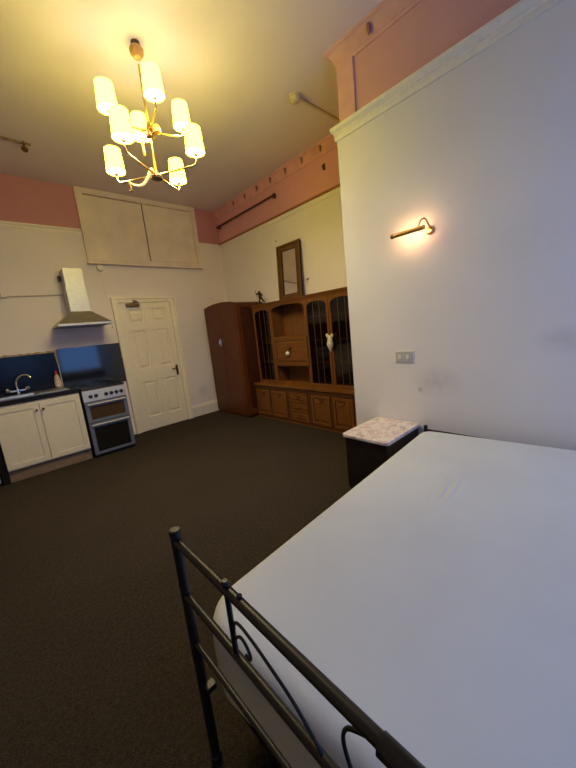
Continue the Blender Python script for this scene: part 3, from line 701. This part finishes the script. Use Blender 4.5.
def shade_bm():
    bm = bmesh.new()
    # shallow cone of thin cloth, open at top and bottom
    lathe(bm, [(.068, 0), (.057, .165), (.0555, .165), (.0665, 0), (.068, 0)], (0, 0, 0), k=32, cap0=False, cap1=False)
    bmesh.ops.remove_doubles(bm, verts=bm.verts[:], dist=1e-5); return bm
def disc_bm():
    bm = bmesh.new(); lathe(bm, [(.0165, .008), (.0655, .008)], (0, 0, 0), k=32, cap0=False, cap1=False); return bm
def topdisc_bm():
    bm = bmesh.new(); lathe(bm, [(.0555, .160), (.0005, .160)], (0, 0, 0), k=32, cap0=False, cap1=False); return bm
def holder_bm():
    bm = bmesh.new(); lathe(bm, [(.004, -.03), (.012, -.024), (.017, -.012), (.0165, 0), (.0115, .004), (.0115, .045)], (0, 0, 0), k=14)
    return bm
protos = {}
def put(name, maker, mat, parent, loc):
    if name not in protos:
        o = obj(name, maker(), mat, parent, local=True); protos[name] = o
    else:
        o = protos[name].copy(); C.objects.link(o); o.parent = parent
    o.location = loc; return o
def tier(hz, z, r, a0, up):
    for i in range(4):
        a = math.radians(a0 + 90 * i); c, s = math.cos(a), math.sin(a)
        P = lambda rr, zz: (AX + c * rr, AY + s * rr, zz)
        bm = bmesh.new()
        if up: pts = [P(.02, hz), P(.10, hz + .0), P(r - .07, hz + .005), P(r - .018, hz + .012), P(r, hz + .04), P(r, z - .02)]
        else: pts = [P(.02, hz), P(.12, hz + .0), P(r - .09, hz + .004), P(r - .022, hz + .008), P(r, hz + .034), P(r, z - .02)]
        tube(bm, catmull(pts, 6), .0068, 10); arm = obj('arm', bm, M['brass'], t)
        base = V(P(r, z)) - V(t.location)
        h = put('lamp_holder', holder_bm, M['antique'], arm, base)
        sh = put('lamp_shade', shade_bm, M['shade'], t, base)
        put('glow_disc', disc_bm, M['shade_disc'], sh, V((0, 0, 0)))
        put('top_disc', topdisc_bm, M['shade_top'], sh, V((0, 0, 0)))
tier(2.955, 3.035, .262, 80, True)
tier(2.65, 2.735, .345, 35, False)
# two drooping cream arms without shades
d_ = lambda rr, zz: (AX - .728 * rr, AY + .685 * rr, zz)
bm = bmesh.new(); tube(bm, catmull([d_(.015, 2.665), d_(.030, 2.695), d_(.050, 2.672), d_(.068, 2.635), (d_(.118, 2.592)), d_(.175, 2.592), d_(.215, 2.615)], 6), [.008 + .005 * math.sin(PI * i / 36) for i in range(37)], 10); o = obj('bare_arm', bm, M['cream_arm'], t)
o['label'] = 'drooping cream arm without a shade'
bm = bmesh.new(); lathe(bm, [(.009, -.014), (.013, 0), (.009, .03), (.008, .05), (.013, .055), (.006, .064)], d_(.216, 2.615), (0, 0, -1), 12); obj('end_cap', bm, M['antique'], o)
bm = bmesh.new(); tube(bm, catmull([d_(.01, 2.957), d_(.045, 2.966), d_(.060, 2.945), d_(.066, 2.87), d_(.065, 2.815)], 6), .0085, 10); o = obj('bare_arm', bm, M['cream_arm'], t)
o['label'] = 'short cream arm hanging straight down'
bm = bmesh.new(); lathe(bm, [(.009, 0), (.012, .008), (.009, .028), (.004, .032)], d_(.065, 2.82), (0, 0, -1), 12); obj('end_cap', bm, M['brass'], o)
bm = bmesh.new(); lathe(bm, [(.010, -.03), (.028, -.022), (.032, .005), (.022, .03), (.008, .036)], (AX + .04, AY - .038, 2.957), k=14); obj('amber_drop', bm, M['wood_cup'], t)

# ------------------------------------------------------------------ picture light
t = thing('picture_light', 'brass tubular picture light glowing on the white wall', 'wall lamp', (XC, -4.17, 1.97))
LY, LZ = -4.178, 1.978
bm = bmesh.new(); lathe(bm, [(.031, 0), (.031, .010), (.026, .018), (.012, .022)], (XC - .0005, LY - .005, LZ - .005), (-1, 0, 0), 24); obj('wall_plate', bm, M['brass'], t)
bm = bmesh.new(); tube(bm, catmull([(XC - .02, LY - .015, LZ + .0), (XC - .05, LY - .012, LZ + .03), (XC - .085, LY - .006, LZ + .062), (XC - .115, LY + .01, LZ + .055), (XC - .118, LY + .03, LZ + .012)], 6), .0062, 10); obj('curved_arm', bm, M['brass'], t)
# half tube, open to the wall
TXc, TZc, TR = XC - .112, LZ + .002, .0155
bm = bmesh.new(); L0, L1 = LY - .008, LY + .222; K = 14; prev = None
an = [math.radians(62 + (298 - 62) * i / K) for i in range(K + 1)]
for rr in (TR, TR - .0015):
    A = [bm.verts.new((TXc + math.cos(q_) * rr, L0, TZc + math.sin(q_) * rr)) for q_ in an]
    Bq = [bm.verts.new((TXc + math.cos(q_) * rr, L1, TZc + math.sin(q_) * rr)) for q_ in an]
    for i in range(K): bm.faces.new((A[i], A[i + 1], Bq[i + 1], Bq[i]))
for y in (L0, L1): lathe(bm, [(TR, -.002), (TR, .002)], (TXc, y, TZc), (0, 1, 0), 20)
obj('tube_shade', bm, M['brass'], t)
bm = bmesh.new(); tube(bm, [(TXc + .002, L0 + .02, TZc), (TXc + .002, L1 - .02, TZc)], .0075, 8); o = obj('bulb', bm, M['tube_bulb'], t)
bm = bmesh.new(); lathe(bm, [(.0165, 0), (.0168, .004), (.0168, .018), (.016, .02)], (TXc, L1, TZc), (0, 1, 0), 20); obj('end_cap', bm, M['antique'], t)
# double switch on the white wall
t = thing('wall_switch', 'white double switch plate below the picture light', 'switch', (XC, -3.94, 1.05))
obj('plate', B((XC - .012, XC - .0005, -4.018, -3.872, 1.008, 1.094), bev=.004), M['plastic_grey'], t)
for y in (-3.98, -3.91): obj('rocker', B((XC - .018, XC - .010, y - .012, y + .012, 1.035, 1.068), bev=.002), M['plastic_white'], t)
obj('back_box', B((XC - .006, XC - .0003, -4.026, -3.864, 1.002, 1.106)), M['plastic_white'], t, smooth=False)

# ------------------------------------------------------------------ bedside cabinet
t = thing('bedside_cabinet', 'dark bedside cabinet with pink marbled top beside the bed head', 'bedside cabinet', (-1.21, -3.87, 0))
nx0, nx1, ny0, ny1, nz = -1.478, -.946, -4.068, -3.648, .494
def rrect(a0, a1, b0, b1, r, n=6):
    pts = []
    for cx, cy, s in ((a1 - r, b1 - r, 0), (a0 + r, b1 - r, 1), (a0 + r, b0 + r, 2), (a1 - r, b0 + r, 3)):
        pts += [(cx + r * math.cos((s + i / n) * PI / 2), cy + r * math.sin((s + i / n) * PI / 2)) for i in range(n + 1)]
    return pts
bm = bmesh.new(); prev = None
for ins, z in ((.004, nz - .026), (0, nz - .020), (0, nz - .006), (.004, nz)):
    cur = [bm.verts.new((a, b, z)) for a, b in rrect(nx0 + ins, nx1 - ins, ny0 + ins, ny1 - ins, .035 - ins)]
    n = len(cur)
    if prev:
        for i in range(n): bm.faces.new((prev[i], prev[(i + 1) % n], cur[(i + 1) % n], cur[i]))
    else: bm.faces.new(list(reversed(cur)))
    prev = cur
bm.faces.new(prev); obj('top', bm, M['marble'], t)
obj('body', B((nx0 + .03, nx1 - .005, ny0 + .02, ny1 - .02, .06, nz - .027), bev=.004), M['nightstand'], t)
obj('door', B((nx0 + .018, nx0 + .032, ny0 + .024, ny1 - .024, .03, .452), bev=.004), M['nightstand'], t)
obj('plinth', B((nx0 + .031, nx1 - .01, ny0 + .035, ny1 - .035, .002, .062)), M['nightstand'], t, smooth=False)

# ------------------------------------------------------------------ bed frame
FX, FY0, FY1 = -3.15, -4.362, -5.782
t = thing('bed_frame', 'black tubular metal double bed frame with scrolled footboard', 'bed', (-2.1, -5.0, 0))
for y in (FY0, FY1):
    bm = bmesh.new(); lathe(bm, [(.0145, .012), (.0150, .02), (.0150, .845), (.0165, .846), (.0165, .858), (.012, .861)], (FX, y, 0), k=20); po = obj('post', bm, M['black_metal'], t)
    bm = bmesh.new(); lathe(bm, [(.018, .001), (.019, .004), (.019, .028), (.016, .032)], (FX, y, 0), k=18); obj('foot_cap', bm, M['dark_plastic'], po)
for z, r in ((.822, .0115), (.643, .0105), (.475, .0075)):
    bm = bmesh.new(); tube(bm, [(FX, FY0, z), (FX, FY1, z)], r, 16); obj('rail', bm, M['black_metal'], t)
YM = (FY0 + FY1) / 2
for y in (-4.630, 2 * YM + 4.630):
    bm = bmesh.new(); tube(bm, [(FX, y, .643), (FX, y, .838)], .0068, 12); lathe(bm, [(.009, .834), (.0095, .84), (.006, .846)], (FX, y, 0), k=12); obj('spindle', bm, M['black_metal'], t)
for s in (1, -1):
    Y = lambda y: y if s > 0 else 2 * YM - y
    bm = bmesh.new(); tube(bm, catmull([(FX, Y(p), z) for p, z in ((-4.637, .715), (-4.645, .742), (-4.668, .752), (-4.712, .745), (-4.770, .726), (-4.826, .704), (-4.875, .672), (-4.905, .648))], 8), .0036, 8); obj('scroll', bm, M['black_metal'], t)
    bm = bmesh.new(); tube(bm, catmull([(FX, Y(p), z) for p, z in ((-4.636, .688), (-4.650, .708), (-4.668, .717), (-4.686, .708), (-4.697, .690), (-4.690, .677), (-4.676, .680))], 8), .0036, 8); obj('scroll', bm, M['black_metal'], t)
    bm = bmesh.new(); tube(bm, catmull([(FX, Y(p), z) for p, z in ((-5.005, .806), (-4.985, .794), (-4.965, .778), (-4.955, .75), (-4.960, .715), (-4.975, .68), (-5.0, .655))], 8), .0036, 8); obj('scroll', bm, M['black_metal'], t)
    bm = bmesh.new(); lathe(bm, [(.006, 0), (.0065, .006), (.003, .009)], (FX + .002, Y(-4.682), .832), (0.2, 0, 1), 10); obj('bolt', bm, M['black_metal'], t)
bm = bmesh.new(); tube(bm, [(FX, YM + .045, .818), (FX, YM - .045, .818)], .0155, 16); obj('collar', bm, M['black_metal'], t)
# side rails run slightly askew to the bed head, as the bed stands
HXL, HXR, HY0, HY1 = -1.040, -.957, -4.150, -5.50
for (ya_, xb_, yb_) in ((FY0, HXL, HY0), (FY1, HXR, HY1)):
    bm = bmesh.new(); a_ = V((FX + .012, ya_ + (-.26 if ya_ == FY0 else .26), .18)); b_ = V((xb_ - .012, yb_ + (-.12 if ya_ == FY0 else .12), .18)); d = (b_ - a_).normalized(); n_ = V((-d.y, d.x, 0)) * .012
    prism(bm, [(-1, -1), (1, -1), (1, 1), (-1, 1)], 0, 1, lambda u, v, w: tuple(a_ + (b_ - a_) * w + n_ * u + V((0, 0, .02 * v)))); obj('side_rail', bm, M['black_metal'], t, smooth=False)
for i in range(14):
    f_ = (i + .5) / 14; p_ = V((FX + .02, FY0, .2145)).lerp(V((HXL - .02, HY0, .2145)), f_); q_ = V((FX + .02, FY1, .2145)).lerp(V((HXR - .02, HY1, .2145)), f_)
    bm = bmesh.new(); prism(bm, [(-.03, 0), (.03, 0), (.03, .012), (-.03, .012)], 0, 1, lambda u, v, w: tuple(p_.lerp(q_, w) + V((u, 0, v)))); obj('slat', bm, M['black_metal'], t, smooth=False)
for x, y in ((HXL, HY0), (HXR, HY1)):
    bm = bmesh.new(); lathe(bm, [(.014, .002), (.015, .01), (.015, .512), (.010, .518)], (x, y, 0), k=18); po = obj('post', bm, M['black_metal'], t)
for z in (.480, .32):
    bm = bmesh.new(); tube(bm, [(HXL, HY0, z), (HXR, HY1, z - .035)], .010, 12); obj('rail', bm, M['black_metal'], t)
bm = B((FX - .004, FX + .028, FY0 - .040, FY0 - .012, .305, .325), bev=.003); obj('bracket', bm, M['black_metal'], t)

# ------------------------------------------------------------------ mattress
QH = [V((-1.100, -4.150, 0)), V((-.978, -5.53, 0)), V((-2.985, -5.70, 0)), V((-3.118, -4.282, 0))]   # head, head, foot, foot corners as it lies
ML, MW, ZB, ZT = 2.0, 1.37, .228, .515
LOC = (QH[0] + QH[1] + QH[2] + QH[3]) / 4
def lie(a, b, z):
    u, w = .5 - a / ML, .5 - b / MW      # u 0 head .. 1 foot, w 0 .. 1 across
    p = (QH[0] * (1 - w) + QH[1] * w) * (1 - u) + (QH[3] * (1 - w) + QH[2] * w) * u
    return p - LOC + V((0, 0, z))
def cushion(ins, r):
    pts = []; L, W = ML / 2 - ins, MW / 2 - ins
    for sx, sy, q, rr in ((1, 1, 0, .5 * r), (-1, 1, 1, r), (-1, -1, 2, r), (1, -1, 3, .5 * r)):
        pts += [(sx * (L - rr) + rr * math.cos((q + i / 10) * PI / 2), sy * (W - rr) + rr * math.sin((q + i / 10) * PI / 2)) for i in range(11)]
    return pts
bm = bmesh.new(); prev = None
def loop(ins, z, r): return [bm.verts.new(lie(a, b, z)) for a, b in cushion(ins, r)]
pro = [(.03, 0), (.010, .010), (.002, .03), (0, .06), (0, ZT - ZB - .075), (.003, ZT - ZB - .05), (.011, ZT - ZB - .028), (.024, ZT - ZB - .013), (.042, ZT - ZB - .004), (.07, ZT - ZB - .0005), (.12, ZT - ZB), (.3, ZT - ZB + .002), (.5, ZT - ZB + .003)]
for ins, z in pro:
    cur = loop(ins, z, max(.15 - ins, .06)); n = len(cur)
    if prev:
        for i in range(n): bm.faces.new((prev[i], prev[(i + 1) % n], cur[(i + 1) % n], cur[i]))
    else: bm.faces.new(list(reversed(cur)))
    prev = cur
bm.faces.new(prev)
t = thing('mattress', 'bare white double mattress lying on the black bed frame', 'mattress', LOC + V((0, 0, ZB)))
obj('cover', bm, M['mattress'], t, angle=60, local=True)
# creases: a patch of short ridges on the cover
k = MAT_CREASE
cp = V((-1.92, -4.648, .51)) - (LOC + V((0, 0, ZB)))
tc = k.node('ShaderNodeTexCoord'); mp = k.node('ShaderNodeMapping'); mp.vector_type = 'TEXTURE'
mp.inputs['Location'].default_value = cp; mp.inputs['Rotation'].default_value = (0, 0, math.radians(6)); mp.inputs['Scale'].default_value = (.19, .085, .3)
k.link(tc.outputs['Object'], mp.inputs['Vector'])
g = k.node('ShaderNodeTexGradient', gradient_type='SPHERICAL'); k.link(mp.outputs['Vector'], g.inputs['Vector'])
wv = k.node('ShaderNodeTexWave', wave_type='BANDS', bands_direction='Y'); wv.inputs['Scale'].default_value = .75; wv.inputs['Distortion'].default_value = 1.8; wv.inputs['Detail Scale'].default_value = 1.2
k.link(mp.outputs['Vector'], wv.inputs['Vector'])
m1 = k.node('ShaderNodeMath', operation='MULTIPLY'); k.link(g.outputs['Fac'], m1.inputs[0]); k.link(wv.outputs['Fac'], m1.inputs[1])
m2 = k.node('ShaderNodeMath', operation='MULTIPLY_ADD'); k.link(f, m2.inputs[0]); m2.inputs[1].default_value = .35; k.link(m1.outputs[0], m2.inputs[2])
k.bump(m2.outputs[0], .65, .012)

# ------------------------------------------------------------------ light
def area(name, loc, rot, sx, sy, col, e):
    l = bpy.data.lights.new(name, 'AREA'); l.shape = 'RECTANGLE'; l.size = sx; l.size_y = sy; l.color = col; l.energy = e
    o = bpy.data.objects.new(name, l); C.objects.link(o); o.location = loc; o.rotation_euler = rot; return o
for i, (a0, a1, b0, b1) in enumerate(WIN):   # daylight at each window
    area('daylight', ((a0 + a1) / 2, YF - .16, (b0 + b1) / 2), (PI / 2, 0, 0), a1 - a0, b1 - b0, (.20, .43, 1), (19, 19)[i])
w = bpy.data.worlds.new('dusk_sky'); bpy.context.scene.world = w; w.use_nodes = True
w.node_tree.nodes['Background'].inputs['Color'].default_value = (.35, .5, .9, 1); w.node_tree.nodes['Background'].inputs['Strength'].default_value = .1

# ------------------------------------------------------------------ camera
cam = bpy.data.cameras.new('camera'); co = bpy.data.objects.new('camera', cam); C.objects.link(co)
cam.sensor_fit = 'HORIZONTAL'; cam.sensor_width = 36; cam.lens = 318.9373 / 576 * 36; cam.clip_start = .02
co.location = (-3.438, -5.2317, 1.3966); co.rotation_euler = tuple(math.radians(a) for a in (79.8042, 5.998, -43.2786))
sc = bpy.context.scene; sc.camera = co
sc.view_settings.view_transform = 'Standard'; sc.view_settings.look = 'None'; sc.view_settings.gamma = 1; sc.view_settings.use_curve_mapping = False
sc.view_settings.exposure = 0
sc.cycles.max_bounces = 10; sc.cycles.diffuse_bounces = 6; sc.cycles.transparent_max_bounces = 12
sc.cycles.use_denoising = True
